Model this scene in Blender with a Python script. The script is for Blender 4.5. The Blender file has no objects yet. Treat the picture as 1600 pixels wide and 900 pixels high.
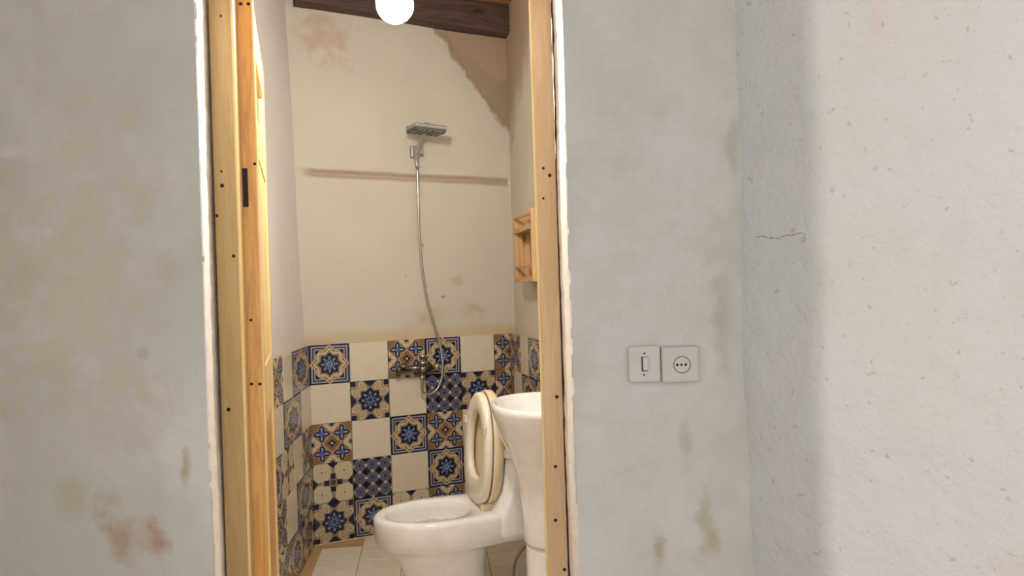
import bpy, bmesh, math, random
from mathutils import Vector, Matrix, noise
random.seed(7)
C = bpy.context.scene.collection
scene = bpy.context.scene

# ---------------------------------------------------------------- camera
EYE = Vector((0, 0, 1.27)); FPX = 1150.0
roll = math.radians(1.75); pit = -4 / FPX
FW = Vector((0, math.cos(pit), math.sin(pit)))
u0 = Vector((0, -math.sin(pit), math.cos(pit))); r0 = Vector((1, 0, 0))
RT = r0 * math.cos(roll) - u0 * math.sin(roll)
UP = r0 * math.sin(roll) + u0 * math.cos(roll)
cam_d = bpy.data.cameras.new('camera'); cam = bpy.data.objects.new('camera', cam_d); C.objects.link(cam)
cam_d.sensor_width = 36; cam_d.lens = FPX / 1600 * 36; cam_d.clip_start = 0.02
m = Matrix.Identity(4)
for i in range(3):
    m[i][0] = RT[i]; m[i][1] = UP[i]; m[i][2] = -FW[i]; m[i][3] = EYE[i]
cam.matrix_world = m
scene.camera = cam

# ---------------------------------------------------------------- world, sun, exposure
W = bpy.data.worlds.new('world'); scene.world = W; W.use_nodes = True
bg = W.node_tree.nodes['Background']
bg.inputs[0].default_value = (0.965, 0.98, 1.0, 1); bg.inputs[1].default_value = 1.14
sd = bpy.data.lights.new('sun', 'SUN'); sd.energy = 1.0; sd.angle = math.radians(1.6); sd.color = (1, 0.99, 0.97)
sun = bpy.data.objects.new('sun', sd); C.objects.link(sun)
SUNDIR = Vector((1, 0.30, -0.30)).normalized()           # daylight through the open left side of the room
sun.rotation_euler = SUNDIR.to_track_quat('-Z', 'Y').to_euler()
scene.view_settings.view_transform = 'Standard'; scene.view_settings.look = 'None'
scene.view_settings.exposure = 0.0; scene.view_settings.gamma = 1.0; scene.view_settings.use_curve_mapping = False
BULB_STRENGTH = 420.0

# ---------------------------------------------------------------- pixel helpers (1600x900 photo frame)
def ray(x, y): return FW + RT * ((x - 800) / FPX) - UP * ((y - 450) / FPX)
def aty(x, y, Y): d = ray(x, y); return EYE + d * (Y / d.y)
def atz(x, y, z): d = ray(x, y); return EYE + d * ((z - EYE.z) / d.z)
def on_plane(x, y, P, D):
    d = ray(x, y); n = Vector((-D.y, D.x)); t = (n.x * P.x + n.y * P.y) / (n.x * d.x + n.y * d.y); return EYE + d * t
def lin(r, g, b):
    f = lambda c: (c / 255 / 12.92) if c <= 10 else ((c / 255 + 0.055) / 1.055) ** 2.4
    return (f(r), f(g), f(b), 1.0)

# ---------------------------------------------------------------- node helpers
class V:
    """a value in a node tree; arithmetic on it adds Math nodes"""
    def __init__(s, nt, x): s.nt = nt; s.x = x
    def _op(s, op, *o):
        n = s.nt.nodes.new('ShaderNodeMath'); n.operation = op
        for i, a in enumerate((s,) + o):
            a = a.x if isinstance(a, V) else a
            if isinstance(a, (int, float)): n.inputs[i].default_value = a
            else: s.nt.links.new(a, n.inputs[i])
        return V(s.nt, n.outputs[0])
    def __add__(s, o): return s._op('ADD', o)
    __radd__ = __add__
    def __mul__(s, o): return s._op('MULTIPLY', o)
    __rmul__ = __mul__
    def __sub__(s, o): return s._op('SUBTRACT', o)
    def __rsub__(s, o): return V(s.nt, o)._op('SUBTRACT', s) if not isinstance(o, V) else o - s
    def __truediv__(s, o): return s._op('DIVIDE', o)
    def __lt__(s, o): return s._op('LESS_THAN', o)
    def __gt__(s, o): return s._op('GREATER_THAN', o)
    def __and__(s, o): return s._op('MULTIPLY', o)
    def __or__(s, o): return s._op('MAXIMUM', o)
    def abs(s): return s._op('ABSOLUTE')
    def mn(s, o): return s._op('MINIMUM', o)
    def mx(s, o): return s._op('MAXIMUM', o)
    def sqrt(s): return s._op('SQRT')
    def cos(s): return s._op('COSINE')
    def atan2(s, o): return s._op('ARCTAN2', o)
    def fmod(s, o): return s._op('FLOORED_MODULO', o)
    def smooth(s, a, b):
        n = s.nt.nodes.new('ShaderNodeMapRange'); n.interpolation_type = 'SMOOTHSTEP'
        s.nt.links.new(s.x, n.inputs[0]); n.inputs[1].default_value = a; n.inputs[2].default_value = b
        return V(s.nt, n.outputs[0])

def new_mat(name, rough=0.6, spec=0.4):
    M = bpy.data.materials.new(name); M.use_nodes = True
    nt = M.node_tree; b = nt.nodes['Principled BSDF']
    b.inputs['Roughness'].default_value = rough; b.inputs['Specular IOR Level'].default_value = spec
    return M, nt, b
def mixc(nt, fac, a, b):
    n = nt.nodes.new('ShaderNodeMix'); n.data_type = 'RGBA'
    for s, i in ((fac, 0), (a, 6), (b, 7)):
        s = s.x if isinstance(s, V) else s
        if isinstance(s, (int, float)): n.inputs[i].default_value = s
        elif isinstance(s, tuple): n.inputs[i].default_value = s
        else: nt.links.new(s, n.inputs[i])
    return n.outputs[2]
def coords(nt):
    t = nt.nodes.new('ShaderNodeTexCoord'); s = nt.nodes.new('ShaderNodeSeparateXYZ')
    nt.links.new(t.outputs['Object'], s.inputs[0])
    return t.outputs['Object'], V(nt, s.outputs[0]), V(nt, s.outputs[1]), V(nt, s.outputs[2])
def mapping(nt, vec, scale=(1, 1, 1), loc=(0, 0, 0)):
    n = nt.nodes.new('ShaderNodeMapping'); nt.links.new(vec, n.inputs[0])
    n.inputs['Scale'].default_value = scale; n.inputs['Location'].default_value = loc; return n.outputs[0]
def nz(nt, vec, scale, detail=4, rough=0.55, dist=0):
    n = nt.nodes.new('ShaderNodeTexNoise'); nt.links.new(vec, n.inputs['Vector'])
    n.inputs['Scale'].default_value = scale; n.inputs['Detail'].default_value = detail
    n.inputs['Roughness'].default_value = rough; n.inputs['Distortion'].default_value = dist
    return V(nt, n.outputs[0])
def bump(nt, b, h, strength=0.3, dist=0.01):
    n = nt.nodes.new('ShaderNodeBump'); n.inputs['Strength'].default_value = strength; n.inputs['Distance'].default_value = dist
    nt.links.new(h.x, n.inputs['Height']); nt.links.new(n.outputs[0], b.inputs['Normal'])
def setc(nt, b, c): nt.links.new(c, b.inputs['Base Color'])

def plain(name, col, rough=0.5, metal=0.0, spec=0.5, coat=0.0):
    M, nt, b = new_mat(name, rough, spec); b.inputs['Metallic'].default_value = metal
    b.inputs['Coat Weight'].default_value = coat
    vec, x, y, z = coords(nt); n = nz(nt, vec, 14, 3)
    k = tuple(c * 0.93 for c in col[:3]) + (1,)
    setc(nt, b, mixc(nt, n.smooth(0.35, 0.65), k, col)); return M

# blotches: (ua, za, ru, rz, colour, strength); along = function(x, y, z) -> wall coordinate
def plaster(name, base, alt, along, blotches=(), extra=None, grain=0.35, fine=140):
    M, nt, b = new_mat(name, 0.85, 0.2)
    vec, x, y, z = coords(nt)
    a = along(x, y, z)
    n1 = nz(nt, vec, 2.2, 5, 0.6, 0.4); n2 = nz(nt, vec, 7.5, 4, 0.6); n3 = nz(nt, vec, 38, 3)
    col = mixc(nt, n1.smooth(0.35, 0.68), base, alt)
    col = mixc(nt, n2.smooth(0.55, 0.8) * 0.35, col, tuple(c * 0.86 for c in base[:3]) + (1,))
    col = mixc(nt, n3.smooth(0.62, 0.8) * 0.12, col, tuple(c * 0.7 for c in base[:3]) + (1,))
    if blotches:
        w1 = nz(nt, mapping(nt, vec, (1, 1, 1), (3, 1, 7)), 9, 5, 0.65); w2 = nz(nt, mapping(nt, vec, (1, 1, 1), (8, 5, 2)), 9, 5, 0.65)
    for (ua, za, ru, rz, c, s) in blotches:
        du = (a - ua + (w1 - 0.5) * (3.4 * ru)) / ru; dz = (z - za + (w2 - 0.5) * (3.4 * rz)) / rz
        r = (du * du + dz * dz).sqrt()
        msk = (1.0 - r.smooth(0.1, 1.1)) * s
        col = mixc(nt, msk, col, c)
    if extra: col = extra(nt, vec, a, x, y, z, col)
    setc(nt, b, col)
    h = nz(nt, vec, fine, 4, 0.6) * 0.5 + nz(nt, vec, fine * 0.28, 3) * 0.7 + nz(nt, vec, 12, 3) * 1.2
    bump(nt, b, h, grain, 0.006)
    return M

def wood(name, light, dark, axis='Z', rough=0.45, ring=26, knots=True, coat=0.0):
    M, nt, b = new_mat(name, rough, 0.35); b.inputs['Coat Weight'].default_value = coat
    vec, x, y, z = coords(nt)
    sc = {'X': (0.7, 9, 9), 'Y': (9, 0.7, 9), 'Z': (9, 9, 0.7)}[axis]
    g = nz(nt, mapping(nt, vec, sc), 3.0, 4, 0.55, 0.6)
    fine = nz(nt, mapping(nt, vec, tuple(s * 4 for s in sc)), 6, 3)
    w = nt.nodes.new('ShaderNodeMath'); w.operation = 'SINE'
    nt.links.new((g * float(ring)).x, w.inputs[0])
    s = V(nt, w.outputs[0]) * 0.5 + 0.5
    col = mixc(nt, s.smooth(0.2, 1.0) * 0.32 + fine.smooth(0.45, 0.7) * 0.25, light, dark)
    if knots:
        vo = nt.nodes.new('ShaderNodeTexVoronoi'); vo.inputs['Scale'].default_value = 1.0
        kv = {'X': (2.4, 11, 11), 'Y': (11, 2.4, 11), 'Z': (11, 11, 2.4)}[axis]
        nt.links.new(mapping(nt, vec, kv, (0.37, 0.11, 0.4)), vo.inputs['Vector'])
        kd = V(nt, vo.outputs['Distance'])
        col = mixc(nt, (1.0 - kd.smooth(0.05, 0.14)) * 0.75, col, tuple(c * 0.35 for c in dark[:3]) + (1,))
    setc(nt, b, col); bump(nt, b, fine, 0.08, 0.003); return M

# ---------------------------------------------------------------- tile print (flat print on real tiles)
NAVY = lin(24, 32, 60); LAV = lin(150, 156, 186); TAN = lin(172, 150, 120); BEI = lin(194, 172, 138); CRM = lin(210, 196, 166)
BRN = lin(124, 96, 60); LBL = lin(150, 172, 214); ORB = lin(140, 106, 76); BLU = lin(88, 104, 150)
def star8(m_, d_, s): return (m_ / s).mn(d_ / (s * 1.4142)) < 1.0
def pat_diamond(L, u, v, a, b, hi, lo, r, t, d, m_):
    L(m_ > 0.78, NAVY); L(m_ > 0.845, LAV); L(m_ > 0.92, NAVY)
    L((lo > 0.46) & (hi < 0.72) & (d > 1.18), NAVY)
    L(d < 1.04, lin(172, 148, 118)); L(d < 0.97, lin(206, 184, 148)); L(d < 0.91, lin(184, 162, 124))
    p = (hi - lo - 0.50) / 1.414; q = (hi + lo - 0.82) / 1.414
    L(((p * p) / 0.02 + (q * q) / 0.0055) < 1.0, BRN)
    L(((hi - 0.83) * (hi - 0.83) + lo * lo) < 0.004, BRN)
    L(star8(m_, d, 0.585), CRM); L(star8(m_, d, 0.51), lin(158, 136, 98)); L(star8(m_, d, 0.425), NAVY)
    c8 = (t * 8.0).cos()
    L((r - 0.23 - c8 * 0.07).abs() < 0.028, LBL); L((r - 0.11).abs() < 0.022, LBL)
    L((c8 > 0.7) & ((r - 0.37).abs() < 0.035), LBL); L(r < 0.04, LBL)
def pat_flower(L, u, v, a, b, hi, lo, r, t, d, m_):
    h1 = 1.0 - hi; re = (h1 * h1 + lo * lo).sqrt(); te = h1.atan2(lo)
    c4 = (te * 4.0).cos()
    L((re - c4 * 0.04) < 0.40, lin(186, 164, 130)); L((re - c4 * 0.04) < 0.345, CRM)
    L((re < 0.24) & ((h1 * lo) < 0.0035), NAVY); L((re < 0.2) & ((h1 - lo).abs() < 0.035), NAVY); L(re < 0.075, NAVY)
    L((r - 0.38 - (t * 4.0).cos() * 0.05).abs() < 0.035, lin(186, 164, 130))
    L((hi < 0.21) & (lo < 0.04), NAVY); L(((hi - 0.1).abs() < 0.035) & (lo < 0.085), NAVY); L(r < 0.055, lin(225, 222, 220))
    x = (a - 0.5).abs(); y = (b - 0.5).abs(); X = x.mx(y); Y = x.mn(y)
    e = ((X - 0.2) * (X - 0.2)) / 0.046 + (Y * Y) / 0.019
    L(e < 1.55, TAN); L(e < 1.0, NAVY); L((((X - 0.22) * (X - 0.22)) / 0.013 + (Y * Y) / 0.0028) < 1.0, LAV)
    L(((x * x + y * y).sqrt()) < 0.13, BLU)
def pat_star(L, u, v, a, b, hi, lo, r, t, d, m_):
    L(lo > 0.74, NAVY)
    L(((hi - lo) > 0.66) & (hi > 0.70), NAVY)
    p = (hi - 0.72) * 0.88 + (lo - 0.40) * 0.47; q = (lo - 0.40) * 0.88 - (hi - 0.72) * 0.47
    e = (p * p) / 0.075 + (q * q) / 0.026
    L((e < 1.0) & (lo < 0.74), lin(212, 194, 162)); L(e < 0.45, lin(168, 148, 122)); L(e < 0.14, BEI)
    L(((hi - lo).abs() < 0.03) & (hi > 0.5) & (hi < 0.74), lin(214, 192, 156))
    L(star8(m_, d, 0.53), lin(150, 132, 106)); L(star8(m_, d, 0.465), NAVY)
    c8 = (t * 8.0).cos()
    L((r - 0.28 - c8 * 0.08).abs() < 0.03, lin(120, 142, 190)); L((c8 > 0.55) & ((r - 0.40).abs() < 0.04), LBL)
    L((r - 0.14).abs() < 0.025, lin(120, 142, 190)); L(r < 0.06, lin(50, 70, 140))
def pat_grid(L, u, v, a, b, hi, lo, r, t, d, m_):
    x = ((u + 1.0 / 3).fmod(2.0 / 3) - 1.0 / 3); y = ((v + 1.0 / 3).fmod(2.0 / 3) - 1.0 / 3)
    rr = (x * x + y * y).sqrt(); tt = y.atan2(x); X = x.abs(); Y = y.abs()
    L(rr < 0.24, lin(132, 124, 122)); L(rr < 0.20, lin(58, 66, 100))
    L((rr - 0.12 - (tt * 8.0).cos() * 0.03).abs() < 0.022, lin(118, 126, 158)); L(rr < 0.04, NAVY)
    L((X + Y) > 0.41, lin(126, 118, 116)); L((X + Y) > 0.445, lin(14, 18, 36))
    e1 = ((X - 1.0 / 3) * (X - 1.0 / 3) + Y * Y).mn((Y - 1.0 / 3) * (Y - 1.0 / 3) + X * X)
    L(e1 < 0.0068, lin(110, 100, 100)); L(e1 < 0.0048, lin(228, 216, 204)); L(e1 < 0.0008, lin(150, 120, 110))
def pat_petal(L, u, v, a, b, hi, lo, r, t, d, m_):
    x = (a - 0.56).abs(); y = (b - 0.56).abs()
    L((x.mx(y) < 0.47) & ((x + y) < 0.70), CRM)
    L((((x * x + y * y).sqrt() - 0.2).abs() < 0.02) & (((x * y) * 220.0).cos() > 0.2), lin(186, 164, 130))
    L((x * x + y * y) < 0.002, lin(120, 100, 84))
    L((hi > 0.20) & (hi < 0.47) & (lo < 0.13) & ((hi - lo * 0.9) < 0.42), NAVY)
    L(((r - (t * 8.0).cos() * 0.03)) < 0.15, lin(92, 70, 60))
    L((hi > 0.76) & (lo < (hi - 0.72)), NAVY)
def tile_mat(name, base, fn):
    M, nt, b = new_mat(name, 0.22, 0.5)
    vec, x, y, z = coords(nt)
    u = x / 0.1; v = z / 0.1; a = u.abs(); bb = v.abs(); hi = a.mx(bb); lo = a.mn(bb)
    r = (u * u + v * v).sqrt(); t = v.atan2(u)
    st = {'c': base}
    def L(mask, col): st['c'] = mixc(nt, mask, st['c'], col)
    if fn: fn(L, u, v, a, bb, hi, lo, r, t, a + bb, hi)
    w = nz(nt, vec, 30, 3); c = mixc(nt, w.smooth(0.4, 0.8) * (0.12 if fn else 0.05), st['c'], lin(150, 125, 95))
    setc(nt, b, c); bump(nt, b, nz(nt, vec, 9, 2), 0.06, 0.004)
    return M
T_CREAM = tile_mat('cream_glaze', lin(224, 214, 192), None)
T1 = tile_mat('diamond_print', lin(180, 158, 132), pat_diamond)
T2 = tile_mat('flower_print', ORB, pat_flower)
T3 = tile_mat('star_print', lin(160, 142, 114), pat_star)
T4 = tile_mat('grid_print', lin(84, 88, 110), pat_grid)
T5 = tile_mat('petal_print', lin(158, 140, 112), pat_petal)

# ---------------------------------------------------------------- mesh helpers
def link(name, me, mat=None, parent=None, smooth=False):
    o = bpy.data.objects.new(name, me); C.objects.link(o)
    if mat: me.materials.append(mat)
    if parent: o.parent = parent
    if smooth:
        for p in me.polygons: p.use_smooth = True
    return o
def bm_obj(name, bm, mat, parent=None, smooth=False):
    bmesh.ops.recalc_face_normals(bm, faces=bm.faces)
    me = bpy.data.meshes.new(name); bm.to_mesh(me); bm.free(); return link(name, me, mat, parent, smooth)
def tag(o, label, cat=None, group=None, kind=None):
    o['label'] = label
    if cat: o['category'] = cat
    if group: o['group'] = group
    if kind: o['kind'] = kind
    return o
def empty(name, loc=(0, 0, 0), rz=0):
    o = bpy.data.objects.new(name, None); C.objects.link(o); o.location = loc; o.rotation_euler = (0, 0, rz); o.empty_display_size = 0.05; return o
def add_box(bm, lo, hi, bev=0.0, M=None, seg=1):
    r = bmesh.ops.create_cube(bm, size=1.0)
    vs = r['verts']
    for v in vs:
        v.co = Vector([(lo[i] + hi[i]) / 2 + v.co[i] * (hi[i] - lo[i]) for i in range(3)])
    if bev:
        es = list({e for v in vs for e in v.link_edges})
        r2 = bmesh.ops.bevel(bm, geom=es, offset=bev, segments=seg, affect='EDGES', profile=0.5)
        vs = list({v for f in r2['faces'] for v in f.verts} | {v for v in vs if v.is_valid})
    if M:
        for v in vs: v.co = M @ v.co
def box(name, lo, hi, mat, parent=None, bev=0.0, M=None, seg=1):
    bm = bmesh.new(); add_box(bm, lo, hi, bev, M, seg); return bm_obj(name, bm, mat, parent)
def add_loft(bm, rings, cap0=True, cap1=True):
    vr = [[bm.verts.new(p) for p in r] for r in rings]; n = len(rings[0])
    for a, b in zip(vr, vr[1:]):
        for i in range(n): bm.faces.new((a[i], a[(i + 1) % n], b[(i + 1) % n], b[i]))
    if cap0: bm.faces.new(list(reversed(vr[0])))
    if cap1: bm.faces.new(vr[-1])
def add_tube(bm, pts, rad, n=10, cap=True):
    pts = [Vector(p) for p in pts]; rings = []; prev = None
    rads = rad if isinstance(rad, (list, tuple)) else [rad] * len(pts)
    for i, p in enumerate(pts):
        t = (pts[min(i + 1, len(pts) - 1)] - pts[max(i - 1, 0)]).normalized()
        if prev is None: nrm = t.orthogonal().normalized()
        else: nrm = (prev - t * prev.dot(t)).normalized()
        prev = nrm; bn = t.cross(nrm)
        rings.append([p + (nrm * math.cos(2 * math.pi * k / n) + bn * math.sin(2 * math.pi * k / n)) * rads[i] for k in range(n)])
    add_loft(bm, rings, cap, cap)
def spline(pts, k=8):
    P = [Vector(p) for p in pts]; P = [P[0] * 2 - P[1]] + P + [P[-1] * 2 - P[-2]]; out = []
    for i in range(1, len(P) - 2):
        for j in range(k):
            t = j / k; a, b, c, d = P[i - 1], P[i], P[i + 1], P[i + 2]
            out.append(0.5 * ((2 * b) + (c - a) * t + (2 * a - 5 * b + 4 * c - d) * t * t + (3 * b - a - 3 * c + d) * t ** 3))
    out.append(P[-2]); return out
def tube(name, pts, rad, mat, parent=None, n=10):
    bm = bmesh.new(); add_tube(bm, pts, rad, n); return bm_obj(name, bm, mat, parent, True)
def lathe(name, prof, mat, parent=None, n=24, M=None, smooth=True):
    bm = bmesh.new(); rings = [[Vector((r * math.cos(2 * math.pi * k / n), r * math.sin(2 * math.pi * k / n), z)) for k in range(n)] for r, z in prof]
    if M: rings = [[M @ p for p in r] for r in rings]
    add_loft(bm, rings); return bm_obj(name, bm, mat, parent, smooth)
def dense(path, step):
    out = []
    for a, b in zip(path, path[1:]):
        a = Vector(a); b = Vector(b); k = max(1, int(round((b - a).length / step)))
        out += [a.lerp(b, i / k) for i in range(k)]
    out.append(Vector(path[-1])); return out
def add_sheet(bm, path, z0, z1, step, zstep, disp, lean=0.0):
    """a plastered wall face following a plan path; disp(s, z, p) moves it along its normal (left of the path)"""
    P = dense(path, step); N = []
    for i in range(len(P)):
        t = (P[min(i + 1, len(P) - 1)] - P[max(i - 1, 0)]).normalized(); N.append(Vector((-t.y, t.x)))
    nzv = int(round((z1 - z0) / zstep)); s = 0; cols = []
    for i, p in enumerate(P):
        if i: s += (P[i] - P[i - 1]).length
        col = []
        for k in range(nzv + 1):
            z = z0 + (z1 - z0) * k / nzv; q = p + N[i] * disp(s, z, p)
            col.append(bm.verts.new((q.x + lean * (z - 1.0), q.y, z)))
        cols.append(col)
    for a, b in zip(cols, cols[1:]):
        for k in range(nzv): bm.faces.new((a[k], b[k], b[k + 1], a[k + 1]))
def rough(amp, f, amp2, f2, off=0.0):
    def fn(s, z, p):
        v = Vector((p.x + off, p.y - off, z))
        return amp * noise.noise(v * f) + amp2 * noise.noise(v * f2)
    return fn

# ---------------------------------------------------------------- plan of the place
TH = math.radians(25); D2 = Vector((math.cos(TH), math.sin(TH)))          # back wall direction
NB = Vector((math.sin(TH), -math.cos(TH)))                                # back wall normal, into the bathroom
A = Vector((-1.026, 3.68))                                                # face of the tiles, left back corner
AP = A - NB * 0.014                                                       # plaster face behind the tiles
Lc = AP - D2 * 0.018; Rc = AP + D2 * 1.150                                # plaster corners
LD = Vector((0.075, -0.997)).normalized()                                 # left wall, towards the door
RD = Vector((0.224, -0.974)).normalized()                                 # right wall, towards the door
YW, YF, YB = 1.60, 1.75, 1.86                                             # front face, door frame, bathroom face of the front wall
LE = Lc + LD * ((Lc.y - YB) / -LD.y); RE = Rc + RD * ((Rc.y - YB) / -RD.y)
ZC = 2.82

# ---------------------------------------------------------------- plaster materials
G1 = lin(190, 183, 170); G2 = lin(207, 199, 189)
YEL = lin(165, 148, 112); PNK = lin(172, 142, 120); LGT = lin(212, 205, 194)
front_b = []
def fb(x, y, rx, ry, c, s):
    p = aty(x, y, YW); front_b.append((p.x, p.z, rx * YW / FPX, ry * YW / FPX, c, s))
fb(1010, 450, 190, 560, lin(207, 198, 193), .75); fb(90, 420, 220, 420, lin(188, 174, 152), .55)
fb(190, 835, 42, 55, PNK, .8); fb(245, 850, 26, 60, lin(170, 134, 114), .85); fb(292, 735, 12, 36, YEL, .7); fb(120, 800, 38, 50, YEL, .3)
fb(225, 555, 14, 14, lin(170, 140, 112), .4); fb(270, 420, 40, 60, lin(180, 158, 132), .3); fb(40, 232, 60, 16, LGT, .5)
fb(1032, 868, 16, 36, YEL, .7); fb(1108, 835, 24, 60, YEL, .6); fb(1130, 480, 22, 120, lin(158, 148, 130), .35); fb(1145, 240, 14, 80, lin(160, 152, 136), .4)
fb(1075, 690, 14, 40, lin(164, 152, 128), .4); fb(940, 640, 40, 70, LGT, .3); fb(1050, 790, 30, 90, LGT, .4); fb(990, 330, 60, 60, lin(180, 170, 150), .25)
M_FRONT = plaster('grey_beige_plaster', G1, G2, lambda x, y, z: x, front_b)
def crack(nt, vec, a, x, y, z, col):
    w = nz(nt, mapping(nt, vec, (1, 1, 1), (4, 2, 9)), 28, 4, 0.6)
    p0 = aty(1180, 372, 1.57); p1 = aty(1262, 366, 1.47)
    k = (p1.z - p0.z) / (p1.x - p0.x)
    dz = (z - p0.z - (x - p0.x) * k + (w - 0.5) * 0.03).abs()
    msk = (1.0 - dz.smooth(0.0004, 0.0013)) & (x > p0.x) & (x < p1.x)
    col = mixc(nt, msk * 0.7, col, lin(95, 85, 75))
    sp = nz(nt, vec, 55, 3); pit_ = sp.smooth(0.65, 0.73)
    return mixc(nt, pit_ * 0.35, col, lin(130, 122, 110))
M_RIGHT = plaster('rough_grey_plaster', lin(199, 196, 189), lin(203, 199, 196), lambda x, y, z: x,
                  [(.69, 1.78, .05, .16, lin(205, 186, 172), .5), (.86, 1.2, .07, .2, lin(190, 190, 180), .4), (.8, .8, .09, .12, lin(198, 184, 176), .4)], crack, 1.0, 80)
B1 = lin(206, 202, 186); B2 = lin(205, 197, 184)
def back_extra(nt, vec, a, x, y, z, col):
    w = nz(nt, vec, 4.5, 5, 0.62, 0.3); w2 = nz(nt, vec, 13, 4, 0.6)
    # water stain under the roof beam in the right corner
    q = (1.17 - a) / 0.50 + (2.70 - z) / 0.62 + (w - 0.5) * 0.55
    col = mixc(nt, (1.0 - q.smooth(0.90, 1.0)) * 0.8, col, lin(146, 122, 98))
    q2 = (1.17 - a) / 0.55 + (2.70 - z) / 0.32 + (w - 0.5) * 0.8
    col = mixc(nt, (1.0 - q2.smooth(0.85, 1.0)) * 0.35, col, lin(190, 166, 138))
    edge = (q - 0.93).abs()
    col = mixc(nt, (1.0 - edge.smooth(0.01, 0.06)) * 0.25, col, lin(120, 92, 68))
    # browner band along the groove
    zc = 1.862 + (w2 - 0.5) * 0.012 - (a - 0.55) * 0.012
    g = (z - zc).abs()
    col = mixc(nt, (1.0 - g.smooth(0.006, 0.030)) * 0.62 * a.smooth(-0.02, 0.05) * (a < 1.135), col, lin(160, 134, 108))
    # mortar smeared along the top of the tiles, faint dirt
    mm = (z - 1.0 + (w - 0.5) * 0.10)
    col = mixc(nt, (1.0 - mm.smooth(0.02, 0.075)) * 0.55, col, lin(206, 178, 132))
    return col
M_BACK = plaster('warm_cream_plaster', B1, B2, lambda x, y, z: (x - A.x) * D2.x + (y - A.y) * D2.y,
                 [(.80, 1.30, .06, .035, lin(165, 145, 115), .4), (.12, 2.55, .16, .14, lin(186, 156, 130), .6), (.62, 1.12, .12, .05, lin(196, 168, 130), .5), (.9, 1.14, .1, .05, lin(180, 152, 116), .45),
                  (.72, 1.215, .016, .012, lin(110, 95, 80), .6), (.62, 1.5, .01, .01, lin(120, 100, 85), .6), (.52, 1.34, .006, .006, lin(120, 100, 80), .8)], back_extra, 0.22, 110)
M_SIDE = plaster('pale_side_plaster', lin(230, 227, 224), lin(228, 222, 217), lambda x, y, z: y, (), None, 0.22, 110)
def right_extra(nt, vec, a, x, y, z, col):
    w = nz(nt, vec, 4.5, 5, 0.62, 0.3)
    q = (4.17 - a) / 0.9 + (2.80 - z) / 0.85 + (w - 0.5) * 0.6
    return mixc(nt, (1.0 - q.smooth(0.7, 1.0)) * 0.7, col, lin(165, 136, 108))
M_SIDE_R = plaster('stained_side_plaster', lin(208, 202, 184), lin(204, 196, 180), lambda x, y, z: y, (), right_extra, 0.22, 110)
M_REVEAL_LIT = plaster('bulb_lit_reveal_plaster', lin(238, 232, 222), lin(232, 224, 212), lambda x, y, z: z, (), None, 0.6, 120)  # whiter than the wall: bulb light on the reveals put into the colour

# ---------------------------------------------------------------- setting
def struct(name, bm, mat, label, cat='wall', smooth=True):
    bm.normal_update()
    for e in bm.edges:
        if len(e.link_faces) == 2 and e.calc_face_angle(0) > math.radians(32): e.smooth = False
    o = bm_obj(name, bm, mat, None, smooth); tag(o, label, cat, kind='structure'); return o
edge_r = rough(.005, 2.2, .0022, 34)
bm = bmesh.new()
# left of the doorway: front face, reveal, bathroom face (path keeps the room on its left)
def front_disp(s, z, p):
    base = .005 * noise.noise(Vector((p.x * 2.2, p.y, z * 2.2)))
    k = .0022 * noise.noise(Vector((p.x * 30, p.y * 30, z * 30))) + .0012 * noise.noise(Vector((p.x * 80, p.y * 80, z * 80)))
    return base + k
add_sheet(bm, [(-.99, YB), (-.712, YB), (-.710, YF), (-.669, YW + .003), (-.671, YW), (-1.45, YW)], 0, 2.9, .03, .012, front_disp)
add_sheet(bm, [(.545, YW), (.128, YW), (.126, YW + .003), (.117, YF), (.117, YB), (.53, YB)], 0, 2.9, .03, .012, front_disp)
bmesh.ops.recalc_face_normals(bm, faces=bm.faces)
add_box(bm, (-.74, YW + .003, 2.07), (.15, YB - .003, 2.9))
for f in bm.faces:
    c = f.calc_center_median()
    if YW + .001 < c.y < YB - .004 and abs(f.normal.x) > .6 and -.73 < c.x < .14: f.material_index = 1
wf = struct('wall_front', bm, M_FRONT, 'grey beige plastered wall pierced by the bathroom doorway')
wf.data.materials.append(M_REVEAL_LIT)
bm = bmesh.new()
SP = math.radians(35)
add_sheet(bm, [(.506 + .9 * math.sin(SP), YW - .9 * math.cos(SP)), (.506, YW), (.49, YW + .03)], 0, 2.9, .02, .016, lambda s, z, p: rough(.008, 2.5, .0015, 18, 3.0)(s, z, p) + .004 * noise.noise(Vector((z * 6, s, 2))))
struct('wall_right', bm, M_RIGHT, 'rough pale plaster wall with daylight at the right edge')
box('wall_left_occluder', (-1.45, .905, 0), (-1.22, YW + .2, 2.9), M_FRONT); o = bpy.data.objects['wall_left_occluder']  # added out of view to block the sun and set the right wall's shadow edge
tag(o, 'unseen side wall added to shade the doorway wall', 'wall', kind='structure')
def back_disp(s, z, p):
    d = .007 * noise.noise(Vector((s * 1.7, 3.1, z * 1.7))) + .0022 * noise.noise(Vector((s * 9, 7.7, z * 9)))
    zc = 1.862 + .005 * noise.noise(Vector((s * 9, 1.3, 0))) - (s - .55) * .012
    g = math.exp(-abs((z - zc) / .016) ** 3) * min(1, max(0, (s + .01) / .06)) * min(1, max(0, (1.175 - s) / .04))
    lip = math.exp(-((z - zc - .028) / .014) ** 2) * .004
    return d - .017 * g + lip
bm = bmesh.new(); add_sheet(bm, [Rc + D2 * .05, Lc - D2 * .05], 0, 2.9, .015, .0075, lambda s, z, p: back_disp(1.218 - s, z, p))
wall_back = struct('wall_back', bm, M_BACK, 'cream plaster bathroom back wall with tiled lower part')
bm = bmesh.new(); add_sheet(bm, [Lc - LD * .03, LE + LD * .0], 0, 2.9, .03, .03, rough(.006, 2.0, .0015, 11, 5), -0.022)
wall_il = struct('wall_inner_left', bm, M_SIDE, 'pale plaster bathroom side wall behind the open door')
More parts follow.
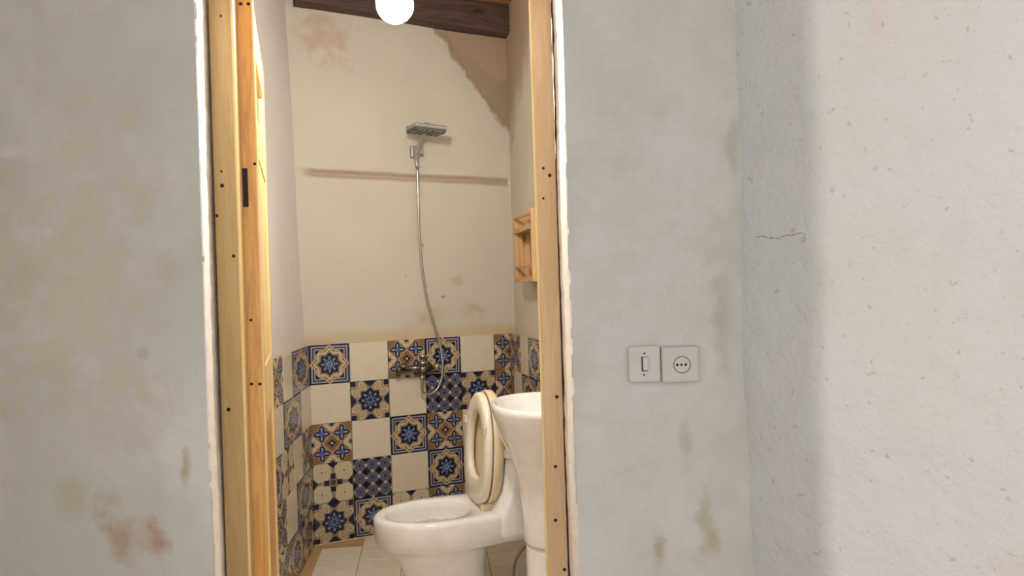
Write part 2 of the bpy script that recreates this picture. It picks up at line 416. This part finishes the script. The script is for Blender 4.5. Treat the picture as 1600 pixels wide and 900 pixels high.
bm = bmesh.new(); add_sheet(bm, [RE, Rc - RD * .03], 0, 2.9, .03, .03, rough(.006, 2.0, .0015, 11, 9))
wall_ir = struct('wall_inner_right', bm, M_SIDE_R, 'cream plaster bathroom side wall carrying the wooden shelf')
# floors and ceilings
M_GROUT = plain('sandy_mortar', lin(196, 160, 112), .9)
M_CONC = plaster('screed', lin(170, 160, 145), lin(160, 150, 138), lambda x, y, z: x)
fl = box('floor', (-1.3, YB, -.10), (.8, 4.35, -.006), M_GROUT); tag(fl, 'bathroom floor of small cream tiles with sandy joints', 'floor', kind='structure')
fo = box('floor_outer', (-1.6, -.6, -.10), (1.3, YB, -.001), M_CONC); tag(fo, 'plain screed floor before the doorway', 'floor', kind='structure')
M_FT = plain('white_floor_tile', lin(240, 232, 212), .25, 0, .5)
me = bpy.data.meshes.new('floor_tile'); bm = bmesh.new(); add_box(bm, (-.0985, -.0985, -.006), (.0985, .0985, .0), .0015); bm.to_mesh(me); bm.free(); me.materials.append(M_FT)
FR = math.radians(6.5); fx = Vector((math.cos(FR), math.sin(FR))); fy = Vector((-math.sin(FR), math.cos(FR)))
J = atz(567, 853, 0).xy                                                    # a joint crossing seen by the wall
def inside(p):
    e = .11
    if p.y < YB + e: return False
    if (p - AP).dot(NB) < e - .06: return False
    nl = Vector((-LD.y, LD.x)); nr = Vector((RD.y, -RD.x))
    return (p - Lc).dot(nl) > e and (p - Rc).dot(nr) > e - .04
for i in range(-3, 8):
    for k in range(-11, 4):
        p = J + fx * ((i + .5) * .2) + fy * ((k + .5) * .2)
        if inside(p):
            o = bpy.data.objects.new('floor_tile', me); C.objects.link(o); o.location = (p.x, p.y, random.uniform(-.0008, .0004)); o.rotation_euler = (0, 0, FR); o.parent = fl
M_PLANK = wood('brown_ceiling_board', lin(150, 112, 80), lin(84, 58, 40), 'X', .7, 20, False)
M_BEAM = wood('dark_old_beam', lin(92, 74, 64), lin(36, 28, 26), 'X', .8, 30, True)
ce = box('ceiling', (-1.4, YB - .2, ZC + .026), (.9, 4.5, ZC + .10), M_PLANK); tag(ce, 'brown board ceiling over the bathroom', 'ceiling', kind='structure')
rotD = Matrix.Translation((A.x, A.y, 0)) @ Matrix.Rotation(TH, 4, 'Z')
for k in range(13):
    y0 = .02 - k * .15
    o = box('ceiling_board', (-.35, y0 - .146, ZC), (1.75, y0, ZC + .024 + .002 * (k % 2)), M_PLANK, ce, .004); o.matrix_local = rotD
co = box('ceiling_outer', (-1.25, -.2, 2.9), (1.2, YB, 3.0), M_FRONT); tag(co, 'plain ceiling of the outer room', 'ceiling', kind='structure')
# roof beam on the back wall
def beam(name, x0, x1, y0, y1, z0, z1, label, seed):
    bm = bmesh.new(); rings = []
    for i in range(41):
        t = i / 40; x = x0 + (x1 - x0) * t; n1 = lambda a: noise.noise(Vector((x * 3, a, seed))) * .007
        k = .0 if 0 < i < 40 else .012
        sec = [(y0 + .006, z0), (y1 - .006, z0), (y1, z0 + .006), (y1, z1), (y0, z1), (y0, z0 + .008)]
        dz_ = -.032 * max(0, t - .1) if seed == 2.0 else 0
        rings.append([Vector((x + noise.noise(Vector((q * 9, i, seed))) * k, a + n1(q), b + n1(q + 9) * .7 + (dz_ if b < (z0 + z1) / 2 else dz_ * .3))) for q, (a, b) in enumerate(sec)])
    add_loft(bm, rings); o = bm_obj(name, bm, M_BEAM); o.matrix_world = rotD; return tag(o, label, 'beam')
beam('roof_beam', -.02, 1.150, -.085, .03, 2.695, ZC - .004, 'dark weathered roof beam lying along the top of the back wall', 2.0)
beam('roof_beam', -.2, 1.38, -1.02, -.90, 2.70, ZC - .004, 'dark roof beam above the hanging bulb', 5.0)

# ---------------------------------------------------------------- wall tiles
TT = .011
def tile_mesh(name, x0, x1, z0, z1, mat):
    bm = bmesh.new(); add_box(bm, (x0, 0, z0), (x1, TT, z1), .0016)
    me = bpy.data.meshes.new(name); bm.to_mesh(me); bm.free(); me.materials.append(mat); return me
CACHE = {}
def put_tile(parent, P, ang, kind, sx=1.0, crop=None):
    key = (kind, crop)
    if key not in CACHE:
        x0, x1 = crop or (-.0993, .0993)
        CACHE[key] = tile_mesh('patterned_tile' if kind else 'cream_tile', x0, x1, -.0993, .0993, [T_CREAM, T1, T2, T3, T4, T5][kind])
    o = bpy.data.objects.new('patterned_tile' if kind else 'cream_tile', CACHE[key]); C.objects.link(o)
    j = random.uniform(-.0012, .0012)
    o.location = (P.x, P.y, P.z); o.rotation_euler = (random.uniform(-.004, .004), 0, ang + random.uniform(-.006, .006)); o.scale = (sx, 1, 1); o.parent = parent
    return o
PW = .2025
ROWS = [[1, 0, 2, 1, 0, 2], [0, 3, 0, 4, 3, 2], [2, 0, 1, 2, 0, 1], [5, 4, 0, 1, 2, 0], [3, 1, 5, 2, 0, 2]]
for r, row in enumerate(ROWS):
    for c, k in enumerate(row):
        p = A + D2 * ((c + .5) * PW)
        put_tile(wall_back, Vector((p.x, p.y, .9 - .2 * r)), TH, k, 1.0, (-.0993, -.004) if c == 5 else None)
def side_tiles(parent, P0, dirv, rows, flip):
    # rows: (row, [(px_a, px_b, kind), ...]) boundaries along the wall as seen in the photograph
    for r, cells in rows:
        e = cells[-1][1]; st_ = 1 if flip else -1         # the tiling goes on towards the door
        for j in range(4):
            n_ = e + st_ * (22 + 5 * j); cells = cells + [(e, n_, [0, 1, 0, 3, 2][(r * 2 + j + (1 if flip else 0)) % 5])]; e = n_
        zc = .9 - .2 * r
        for pa, pb, k in cells:
            def s_of(px):
                lo, hi = -.2, 1.6
                for _ in range(40):
                    mid = (lo + hi) / 2; q = P0 + dirv * mid; d = Vector((q.x, q.y, zc)) - EYE
                    x = 800 + FPX * d.dot(RT) / d.dot(FW)
                    if (x < px) != flip: hi = mid
                    else: lo = mid
                return (lo + hi) / 2
            sa, sb = sorted((s_of(pa), s_of(pb)))
            sa = max(sa, .001)
            mid = P0 + dirv * ((sa + sb) / 2)
            ang = math.atan2(-dirv.y, -dirv.x) if not flip else math.atan2(dirv.y, dirv.x)
            put_tile(parent, Vector((mid.x, mid.y, zc)), ang, k, (sb - sa - .0014) / .1986)
nl = Vector((-LD.y, LD.x)); nr = Vector((RD.y, -RD.x))
side_tiles(wall_il, A + nl * .002, LD, [
    (0, [(486, 457, 1), (457, 443, 0), (443, 420, 2)]), (1, [(488, 472, 0), (472, 444, 1), (444, 422, 0)]),
    (2, [(490, 473, 2), (473, 460, 0), (460, 441, 5), (441, 424, 1)]), (3, [(492, 465, 1), (465, 449, 0), (449, 428, 2)]),
    (4, [(495, 474, 3), (474, 455, 1), (455, 432, 2)])], False)
RT0 = A + D2 * 1.112
side_tiles(wall_ir, RT0, RD, [
    (0, [(794, 813, 2), (813, 825, 0), (825, 846, 1), (846, 866, 2)]), (1, [(795, 804, 2), (804, 816, 0), (816, 838, 1), (838, 858, 3)]),
    (2, [(797, 812, 1), (812, 826, 2), (826, 846, 0), (846, 866, 4)]), (3, [(799, 813, 0), (813, 828, 4), (828, 848, 2), (848, 868, 0)]),
    (4, [(801, 816, 3), (816, 832, 0), (832, 852, 1), (852, 872, 2)])], True)

def bed(parent, P0, ang, x0, x1, d):
    o = box('mortar_bed', (x0, TT + .0004, 0), (x1, d, .997), M_GROUT, parent); o.location = (P0.x, P0.y, 0); o.rotation_euler = (0, 0, ang)
bed(wall_ir, RT0, math.atan2(RD.y, RD.x), .0, 2.2, .05)
bed(wall_il, A + nl * .002, math.atan2(-LD.y, -LD.x), -1.75, .0, .035)

# ---------------------------------------------------------------- door frame
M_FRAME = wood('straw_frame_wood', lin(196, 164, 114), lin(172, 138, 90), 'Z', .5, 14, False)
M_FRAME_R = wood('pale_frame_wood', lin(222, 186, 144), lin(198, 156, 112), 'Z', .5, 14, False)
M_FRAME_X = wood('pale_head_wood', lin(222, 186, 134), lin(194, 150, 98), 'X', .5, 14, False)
M_ORANGE = wood('orange_pine', lin(228, 168, 86), lin(178, 114, 54), 'Z', .35, 30, True, .3)
M_PALE = wood('yellow_pine', lin(238, 206, 140), lin(214, 164, 88), 'Z', .4, 22, True, .2)
M_BROWN = wood('brown_panel_wood', lin(150, 112, 76), lin(104, 72, 46), 'Z', .45, 20, False)
M_BLACK = plain('black_iron', lin(22, 18, 16), .5, .3)
M_SCREW = plain('dark_nail', lin(30, 22, 20), .6, .3)
fr = empty('trim_1', (-.3, YF, 0)); tag(fr, 'pale pine door frame around the bathroom doorway', 'door frame', kind='structure')
def fbox(name, lo, hi, mat, bev=.002):
    o = box(name, lo, hi, mat, fr, bev); o.matrix_parent_inverse = Matrix.Translation((.3, -YF, 0)); return o
fbox('jamb', (-.701, YF, 0), (-.645, YF + .036, 2.05), M_FRAME)
fbox('jamb', (.064, YF, 0), (.1125, YF + .075, 2.05), M_FRAME_R)
fbox('frame_head', (-.645, YF, 2.0), (.064, YF + .036, 2.05), M_FRAME_X)
fbox('bulb_lit_edge', (-.648, YF - .001, 0.0), (-.6425, YF + .004, 2.0), M_PALE, .0008)  # paler strips paint the bulb light along the inner jamb edges
fbox('bulb_lit_edge', (.0605, YF - .001, 0.0), (.066, YF + .004, 2.0), M_PALE, .0008)
def nail(x, y, r=.0032):
    p = aty(x, y, YF)
    o = lathe('nail', [(r, 0), (r * .9, .0012)], M_SCREW, fr, 10, Matrix.Translation((p.x, YF + .0003, p.z)) @ Matrix.Rotation(math.pi / 2, 4, 'X'), False)
    o.matrix_parent_inverse = Matrix.Translation((.3, -YF, 0))
for x, y, r in [(345, 25, .003), (346, 268, .0028), (347, 290, .005), (339, 337, .004), (365, 400, .0045), (357, 640, .005),
                (849, 263, .0035), (859, 274, .0045), (849, 310, .003), (870, 620, .0045), (868, 729, .0042), (868, 813, .0042), (882, 890, .0042)]:
    nail(x, y, r)

# ---------------------------------------------------------------- door leaf, open into the bathroom
DA = math.radians(16.3); DW, DT, DH = .66, .05, 2.0
dr = empty('door_1', (-.612, 1.797, 0), DA)       # local +y along the leaf, local -x through its thickness
tag(dr, 'pine panel door standing open into the bathroom at the left', 'door', kind='structure')
box('hinge_stile', (-DT, 0, .01), (0, .095, DH), M_ORANGE, dr, .002)
box('lock_stile', (-DT, DW - .095, .01), (0, DW, DH), M_PALE, dr, .002)
for z0, z1, mt in ((DH - .11, DH, M_PALE), (.93, 1.08, M_PALE), (1.62, 1.72, M_PALE), (.01, .20, M_PALE)):
    box('rail', (-DT + .001, .095, z0), (-.001, DW - .095, z1), mt, dr, .002)
box('door_panel', (-DT + .015, .095, 1.72), (-.015, DW - .095, DH - .11), M_BROWN, dr)
box('door_panel', (-DT + .015, .095, 1.08), (-.004, DW - .095, 1.62), M_PALE, dr)
box('door_panel', (-DT + .015, .095, .20), (-.004, DW - .095, .93), M_ORANGE, dr)
box('bulb_lit_stile', (-.004, -.0006, .01), (.0012, .03, DH), M_PALE, dr, .0008)  # pale strip paints the bulb-lit face of the hinge stile
hp = aty(382, 293, 1.787)
hg = box('hinge', (-DT + .0015, -.0025, hp.z - .047), (-DT + .027, .002, hp.z + .047), M_BLACK, dr, .0008); hg['label'] = 'black iron hinge'
tube('hinge_pin', [(-DT + .002, -.003, hp.z - .05), (-DT + .002, -.003, hp.z + .05)], .0035, M_BLACK, hg)
inv = (Matrix.Translation(dr.location) @ Matrix.Rotation(DA, 4, 'Z')).inverted()
for x, y, r in [(376, 6, .0045), (388, 6, .0045), (392, 500, .0035), (393, 600, .0042), (406, 600, .0042), (398, 256, .004)]:
    d = ray(x, y); o0 = inv @ EYE; dd = inv.to_3x3() @ d; t = -o0.y / dd.y; p = o0 + dd * t
    lathe('screw', [(r, 0), (r * .9, .001)], M_SCREW, dr, 10, Matrix.Translation((p.x, .0002, p.z)) @ Matrix.Rotation(math.pi / 2, 4, 'X'), False)

# ---------------------------------------------------------------- hanging bulb
bp = aty(617, 7, 2.06)
MB, nt, b = new_mat('lit_bulb_glass'); nt.nodes.remove(b)
em = nt.nodes.new('ShaderNodeEmission'); em.inputs[0].default_value = (1.0, .98, .955, 1); em.inputs[1].default_value = BULB_STRENGTH
nt.links.new(em.outputs[0], nt.nodes['Material Output'].inputs[0])
M_WHITEP = plain('white_plastic', lin(225, 220, 210), .4)
lb = empty('light_bulb', bp); tag(lb, 'lit white bulb hanging near the bathroom ceiling', 'light bulb')
R = .052
lathe('globe', [(R * math.sin(a) + 1e-4, -R * math.cos(a)) for a in [math.pi * k / 18 for k in range(0, 15)]] + [(.03, R * 1.02)], MB, lb, 24)
lathe('socket', [(.03, R * 1.0), (.032, R * 1.05), (.03, R * 1.9), (.018, R * 2.3), (.006, R * 2.5)], M_WHITEP, lb, 20)
tube('cord', [(0, 0, R * 2.4), (.003, 0, .3), (0, 0, ZC - bp.z)], .004, plain('dark_cord', lin(60, 55, 50), .6), lb)

# ---------------------------------------------------------------- light switch and socket outlet on the front wall
M_PLATE = plain('ivory_plate', lin(200, 193, 184), .35); M_PLATE2 = plain('ivory_socket_plate', lin(198, 190, 177), .4); M_DARK = plain('dark_hole', lin(14, 12, 12), .8)
M_SEAM = plain('grey_seam', lin(120, 112, 104), .7)
def plate_obj(name, x0, y0, x1, y1, label, cat, mat, rad):
    c = aty((x0 + x1) / 2, (y0 + y1) / 2, YW); w = (x1 - x0) * YW / FPX / 2; h = (y1 - y0) * YW / FPX / 2
    root = empty(name, (c.x, YW - .001, c.z)); tag(root, label, cat)
    def rr(w, h, r, y):
        out = []
        for cx, cz, a0 in ((w - r, h - r, 0), (-w + r, h - r, 90), (-w + r, -h + r, 180), (w - r, -h + r, 270)):
            for k in range(5):
                a = math.radians(a0 + k * 22.5); out.append(Vector((cx + r * math.cos(a), y, cz + r * math.sin(a))))
        return out
    bm = bmesh.new(); add_loft(bm, [rr(w, h, rad, .006), rr(w, h, rad, -.005), rr(w - .002, h - .002, rad, -.0085), rr(w - .006, h - .006, rad, -.0095)])
    bm_obj('cover_plate', bm, mat, root); return root, w, h
def pl(root, x, y): p = aty(x, y, YW); return p.x - root.location.x, p.z - root.location.z
sw, w, h = plate_obj('light_switch', 981, 540, 1031, 597, 'ivory light switch with a single narrow rocker on the plaster wall', 'light switch', M_PLATE, .008)
cx, cz = pl(sw, 1006, 568)
box('switch_recess', (cx - .0068, -.0103, cz - .0155), (cx + .006, -.009, cz + .0155), M_DARK, sw)
rk = box('rocker', (cx - .0048, -.016, cz - .0135), (cx + .007, -.0095, cz + .0150), M_PLATE, sw, .0015)
for q in ((1005.5, 551.5), (1005, 585)):
    x, z = pl(sw, *q); lathe('screw', [(.002, 0), (.0018, .001)], M_DARK, sw, 10, Matrix.Translation((x, -.0094, z)) @ Matrix.Rotation(math.pi / 2, 4, 'X'), False)
so, w, h = plate_obj('socket_outlet', 1032.5, 541, 1091, 597, 'ivory wall socket with three round holes beside the switch', 'socket', M_PLATE2, .003)
cx, cz = pl(so, 1064, 569)
Mx = lambda y, x=cx, z=cz: Matrix.Translation((x, y, z)) @ Matrix.Rotation(math.pi / 2, 4, 'X')
bm = bmesh.new()
add_loft(bm, [[Mx(-.0094) @ Vector((r * math.cos(2 * math.pi * k / 28), r * math.sin(2 * math.pi * k / 28), z)) for k in range(28)] for r, z in ((.0186, 0), (.0186, .0012), (.0172, .0012), (.0168, .0004))], False, False)
bm_obj('rim', bm, M_SEAM, so, True)
lathe('socket_face', [(.0168, 0), (.0168, .0006)], M_PLATE2, so, 28, Mx(-.0093), False)
for dx in (-.0092, 0, .0092):
    lathe('hole', [(.0030 if dx else .0026, 0), (.0028 if dx else .0024, .0006)], M_DARK, so, 12, Mx(-.0098, cx + dx - .0012), False)

# ---------------------------------------------------------------- wooden wall shelf
M_SHELF = wood('shelf_pine', lin(208, 168, 120), lin(166, 122, 78), 'Z', .5, 24, True)
M_SHELF_X = wood('shelf_pine_rails', lin(202, 160, 112), lin(156, 112, 70), 'X', .5, 24, False)
sf = on_plane(831, 390, Rc, RD)                                            # where the far back edge meets the right wall
sh = empty('wall_shelf', (sf.x, sf.y, 0), math.atan2(RD.y, RD.x)); tag(sh, 'small two tier pine rack fixed to the bathroom side wall', 'shelf')
# local +x runs along the wall towards the door, local -y out of the wall
SLn, SDp, Z0, Z1 = .36, .082, 1.285, 1.625
box('side_panel', (0, -SDp - .012, Z0), (.014, -.012, Z1), M_SHELF, sh, .001)
box('side_panel', (SLn - .014, -SDp - .012, Z0), (SLn, -.012, Z1), M_SHELF, sh, .001)
for zb in (Z0, Z0 + .245):
    box('shelf_board', (.014, -SDp - .008, zb), (SLn - .014, -.012, zb + .016), M_SHELF_X, sh, .001)
    box('front_rail', (.014, -SDp - .012, zb + .068), (SLn - .014, -SDp - .002, zb + .088 - .006), M_SHELF_X, sh, .001)
    box('front_lip', (.014, -SDp - .012, zb), (SLn - .014, -SDp - .008, zb + .026), M_SHELF_X, sh, .0008)
    box('back_rail', (.014, -.022, zb + .045), (SLn - .014, -.012, zb + .07), M_SHELF_X, sh, .001)

# ---------------------------------------------------------------- shower
M_CHROME = plain('chrome', lin(190, 186, 180), .16, 1.0); M_CHROMED = plain('worn_chrome', lin(120, 112, 104), .25, 1.0)
M_GREYP = plain('grey_plastic', lin(168, 164, 162), .35, .35); M_NOZ = plain('dark_grey_rubber', lin(98, 94, 92), .6)
def bw(x, y, out=0.0):
    """point seen at a pixel, lying 'out' metres in front of the back wall plaster"""
    return on_plane(x, y, AP + NB * out, D2)
brk = bw(648, 238, 0.0)
br = empty('shower_bracket', brk, TH); tag(br, 'grey plastic shower holder screwed to the back wall', 'holder')
box('wall_mount', (-.028, -.03, -.034), (.012, .012, .030), M_GREYP, br, .006, None, 2)
box('cradle', (-.006, -.075, -.02), (.024, -.025, .016), M_GREYP, br, .005, None, 2)
hs = empty('hand_shower', brk, TH); tag(hs, 'square grey hand shower resting in its wall holder', 'shower head')
hc = inv2 = (Matrix.Translation(brk) @ Matrix.Rotation(TH, 4, 'Z')).inverted()
def loc(p): return hc @ p
HO = .20
c0 = loc(bw(666, 203, HO)); h0 = loc(bw(651, 246, .055)); h1 = loc(bw(657, 219, .12))
tube('handle', spline([tuple(loc(bw(652, 262, .05))), tuple(h0), tuple(h1), (c0.x, c0.y + .02, c0.z)], 6), [.0105] * 3 + [.012] * 13 + [.014] * 3, M_GREYP, hs, 12)
tl = Matrix.Translation(c0) @ Matrix.Rotation(math.radians(4), 4, 'X') @ Matrix.Rotation(math.radians(3), 4, 'Y')
hd = box('head', (-.086, -.08, -.002), (.086, .08, .020), M_GREYP, hs, .009, tl, 3)
box('top_knob', (-.014, -.02, .018), (.014, .02, .036), M_GREYP, hs, .005, tl, 2)
box('nozzle_plate', (-.083, -.077, -.014), (.083, .077, -.001), M_NOZ, hs, .004, tl)
for k in range(11):
    x = -.072 + k * .0144
    box('nozzle_row', (x - .0035, -.074, -.0185), (x + .0035, .074, -.013), M_GREYP if k % 2 else M_NOZ, hd, .001, tl)
# mixer tap
mp = bw(648, 574, .014); mx = empty('shower_mixer', mp, TH); tag(mx, 'worn chrome two handle shower mixer on the patterned tiles', 'tap')
tube('mixer_body', [(-.07, -.055, 0), (.075, -.055, 0)], .019, M_CHROMED, mx, 16)
for x in (-.062, .062):
    lathe('wall_flange', [(.030, 0), (.030, .006), (.018, .012), (.016, .05)], M_CHROME, mx, 20, Matrix.Translation((x, .0, 0)) @ Matrix.Rotation(math.pi / 2, 4, 'X'))
for s in (-1, 1):
    kb = lathe('knob', [(.010, 0), (.012, .018), (.021, .022), (.024, .034), (.021, .046), (.008, .050)], M_CHROMED if s < 0 else M_CHROME, mx, 8, Matrix.Translation((s * .07, -.055, 0)) @ Matrix.Rotation(s * math.pi / 2, 4, 'Y'))
lathe('diverter', [(.017, 0), (.017, .02), (.012, .024), (.012, .04), (.02, .044), (.02, .056), (.006, .06)], M_CHROME, mx, 16, Matrix.Translation((.028, -.055, .012)))
box('diverter_lever', (.010, -.085, .045), (.046, -.05, .06), M_CHROMED, mx, .004)
lathe('front_cap', [(.016, 0), (.016, .022), (.011, .028), (.004, .029)], M_CHROME, mx, 16, Matrix.Translation((.02, -.068, -.004)) @ Matrix.Rotation(math.pi / 2, 4, 'X'))
lathe('outlet', [(.012, 0), (.012, -.03), (.0145, -.032), (.0145, -.05)], M_CHROME, mx, 14, Matrix.Translation((.022, -.055, -.012)))
M_HOSE, nt, b = new_mat('metal_hose', .3, .5); b.inputs['Metallic'].default_value = .85
vec, x, y, z = coords(nt); n = nz(nt, mapping(nt, vec, (1, 1, 5)), 60, 2)
setc(nt, b, mixc(nt, n.smooth(.4, .6), lin(172, 166, 158), lin(190, 184, 176)))
out_w = (Matrix.Translation(mp) @ Matrix.Rotation(TH, 4, 'Z')) @ Vector((.022, -.055, -.056))
hp_ = [bw(652, 262, .05), bw(653, 300, .05), bw(654.5, 350, .045), bw(657, 395, .04), bw(661, 430, .04), bw(668, 470, .04), bw(678, 505, .045), bw(687, 537, .05), bw(691.5, 565, .06), bw(690, 590, .065), bw(683, 608, .07), bw(671, 616, .072), bw(660, 611, .07)]
tag(tube('shower_hose', spline([tuple(p) for p in hp_] + [tuple(out_w + Vector((0, 0, -.016))), tuple(out_w + Vector((0, 0, -.003)))], 8), .0068, M_HOSE, None, 10), 'grey metal shower hose hanging in a loop down the back wall', 'hose')

# ---------------------------------------------------------------- toilet
M_CER = plain('white_ceramic', lin(246, 245, 243), .12, 0, .6, .4); M_CERI = M_CER
M_SEAT = plain('yellowed_seat_plastic', lin(236, 218, 180), .3); M_SEATR = plain('ivory_seat_plastic', lin(242, 234, 214), .28)
hc0 = (atz(735, 780, .40) + atz(762, 797, .40)) / 2
to = empty('toilet', (hc0.x, hc0.y, 0), math.radians(180 + 18)); tag(to, 'white one piece toilet with raised yellowed seat', 'toilet')
# local +x = bowl front, +y = near side
def egg(xr, xf, w, z, n=40, back=3.2, cxk=.42):
    cx = xr + (xf - xr) * cxk; out = []
    for k in range(n):
        a = 2 * math.pi * k / n; c, s = math.cos(a), math.sin(a)
        if c >= 0: out.append(Vector((cx + (xf - cx) * c, w * (1 if s > 0 else -1) * abs(s) ** 0.95, z)))
        else:
            e = 2 / back
            out.append(Vector((cx - (cx - xr) * abs(c) ** e, w * (1 if s > 0 else -1) * abs(s) ** e, z)))
    return out
bm = bmesh.new()
rings = [egg(-.03, .285, .105, 0), egg(-.03, .285, .105, .02), egg(-.01, .298, .105, .12), egg(-.01, .315, .110, .19), egg(-.015, .345, .122, .235), egg(-.02, .378, .142, .266), egg(-.03, .396, .158, .282),
         egg(-.20, .404, .168, .289, cxk=.6), egg(-.238, .412, .178, .305, cxk=.62), egg(-.245, .417, .183, .35, cxk=.62), egg(-.245, .418, .184, .385, cxk=.62), egg(-.242, .414, .181, .396, cxk=.62), egg(-.235, .404, .172, .402, cxk=.62),
         egg(.035, .376, .142, .402, back=2.2), egg(.045, .364, .130, .394, back=2.2), egg(.05, .36, .128, .37, back=2.2), egg(.07, .345, .118, .31, back=2.1), egg(.10, .30, .085, .24, back=2), egg(.12, .26, .055, .20, back=2)]
add_loft(bm, rings); bowl = bm_obj('bowl', bm, M_CER, to, True)
M_WATER, nt, b = new_mat('bowl_water', .05, .5); b.inputs['Base Color'].default_value = lin(150, 140, 120); b.inputs['Transmission Weight'].default_value = .6
vec, x, y, z = coords(nt); setc(nt, b, mixc(nt, nz(nt, vec, 40, 3).smooth(.45, .6), lin(120, 108, 88), lin(190, 182, 165)))
bm = bmesh.new(); bm.faces.new([bm.verts.new(p) for p in egg(.063, .351, .120, .328, back=2.1)]); bm_obj('water', bm, M_WATER, bowl)
def rrect(x0, x1, w, z, r, n=6):
    out = []
    for cx, cy, a0 in ((x1 - r, w - r, 0), (x0 + r, w - r, 90), (x0 + r, -w + r, 180), (x1 - r, -w + r, 270)):
        for k in range(n):
            a = math.radians(a0 + 90 * k / (n - 1)); out.append(Vector((cx + r * math.cos(a), cy + r * math.sin(a), z)))
    return out
bm = bmesh.new(); add_loft(bm, [rrect(-.243, -.03, .182, .302, .05), rrect(-.246, -.016, .185, .33, .05), rrect(-.246, -.016, .185, .40, .05), rrect(-.247, -.034, .185, .43, .05), rrect(-.25, -.055, .186, .48, .05), rrect(-.252, -.066, .188, .56, .05), rrect(-.252, -.07, .188, .606, .05)])
bm_obj('tank', bm, M_CER, to, True)
bm = bmesh.new(); add_loft(bm, [rrect(-.254, -.066, .190, .609, .05), rrect(-.258, -.060, .195, .616, .05), rrect(-.258, -.060, .195, .638, .05), rrect(-.252, -.068, .186, .650, .05), rrect(-.23, -.09, .16, .654, .05)])
bm_obj('tank_lid', bm, M_CER, to, True)
lathe('flush_button', [(.022, .652), (.022, .660), (.018, .662)], M_CHROME, to, 20, Matrix.Translation((-.16, 0, 0)))
# raised seat and lid: planes y (width) x z (height), x = thickness
def segg(w, z0, z1, x, n=44, bot=.62):
    out = []
    zc = z0 + (z1 - z0) * .46
    for k in range(n):
        a = 2 * math.pi * k / n; s, c = math.sin(a), math.cos(a)
        if s >= 0: out.append(Vector((x, w * c, zc + (z1 - zc) * s)))
        else:
            e = .72; out.append(Vector((x, w * (1 if c > 0 else -1) * abs(c) ** .8, zc - (zc - z0) * abs(s) ** e)))
    return out
def tilt(ring, deg): 
    a = math.radians(deg); return [Vector((p.x - (p.z - .405) * math.sin(a), p.y, .405 + (p.z - .405) * math.cos(a))) for p in ring]
TI = 4.0
bm = bmesh.new()
o1, o2, o3 = [tilt(segg(.170, .415, .848, x), TI) for x in (.0, .006, .020)]; o4 = tilt(segg(.161, .424, .839, .026), TI)
i4 = tilt(segg(.112, .50, .785, .026), TI); i3 = tilt(segg(.103, .51, .775, .020), TI); i1 = tilt(segg(.103, .51, .775, .0), TI)
add_loft(bm, [o1, o2, o3, o4, i4, i3, i1, o1][:7], False, False)
vs = list(bm.verts); n = 44
bm.verts.ensure_lookup_table()
for k in range(n):
    bm.faces.new((bm.verts[6 * n + k], bm.verts[6 * n + (k + 1) % n], bm.verts[(k + 1) % n], bm.verts[k]))
st = bm_obj('seat', bm, M_SEATR, to, True)
for s in (-1, 1):
    p = tilt([Vector((.027, s * .146, .72))], TI)[0]; box('bumper', (p.x - .003, p.y - .008, p.z - .016), (p.x + .006, p.y + .008, p.z + .016), M_WHITEP, st, .002)
bm = bmesh.new()
rs = [tilt(segg(w, z0, z1, x), TI) for w, z0, z1, x in ((.13, .46, .80, -.012), (.162, .42, .842, -.012), (.173, .412, .852, -.004), (.175, .410, .856, -.012), (.173, .412, .854, -.036), (.160, .426, .84, -.048), (.11, .48, .79, -.054))]
add_loft(bm, rs); bm_obj('lid', bm, M_SEAT, to, True)
for s in (-1, 1):
    box('hinge', (-.045, s * .085 - .02, .398), (.016, s * .085 + .02, .43), M_SEAT, to, .006, None, 2)

# ---------------------------------------------------------------- wash basin on its pedestal
WA = math.atan2(.224, .974)
ba = empty('wash_basin', (.128, 2.645, 0), WA); tag(ba, 'white flared wash basin on a pedestal beside the toilet', 'basin')
def sel(cx, rx, ry, z, n=48, p=2.25, lim=.160):
    e = 2 / p; out = []
    for k in range(n):
        a = 2 * math.pi * k / n; c, s = math.cos(a), math.sin(a)
        out.append(Vector((min(lim, cx + rx * math.copysign(abs(c) ** e, c)), ry * math.copysign(abs(s) ** e, s), z)))
    return out
prof = [(.018, .128, .11, .352), (.018, .130, .112, .36), (.018, .130, .112, .44), (.019, .138, .122, .52), (.020, .150, .136, .58), (.018, .172, .166, .66), (.008, .200, .205, .74), (.001, .208, .232, .80), (0, .214, .242, .826), (0, .215, .2445, .838), (0, .212, .241, .848), (0, .206, .234, .852),
        (0, .198, .225, .850), (0, .192, .218, .842), (0, .183, .205, .81), (0, .165, .175, .76), (0, .10, .11, .715), (0, .04, .045, .70)]
bm = bmesh.new(); add_loft(bm, [sel(*q, lim=.160 if i < 12 else .140) for i, q in enumerate(prof)]); bm_obj('bowl', bm, M_CER, ba, True)
bm = bmesh.new(); add_loft(bm, [sel(.02, .135, .118, 0), sel(.02, .135, .118, .01), sel(.02, .128, .108, .06), sel(.02, .125, .106, .33), sel(.02, .125, .106, .348)]); bm_obj('pedestal', bm, M_CER, ba, True)
lathe('drain', [(.022, .7005), (.022, .703), (.016, .704)], M_CHROME, ba, 20)
hz = [aty(836, 832, 2.79), aty(829, 842, 2.79), aty(822, 852, 2.79), aty(811, 866, 2.79), aty(804, 884, 2.79), aty(802.5, 905, 2.79), aty(804, 940, 2.79)]
hz += [Vector((.03, 2.80, .05)), Vector((.10, 2.84, .012)), Vector((.2, 2.86, .012))]
tag(tube('supply_hose', spline([tuple(p) for p in hz], 8), .0052, plain('grey_braided_hose', lin(120, 112, 100), .4, .5), None, 10), 'thin grey water hose curving down from the basin pedestal', 'hose')
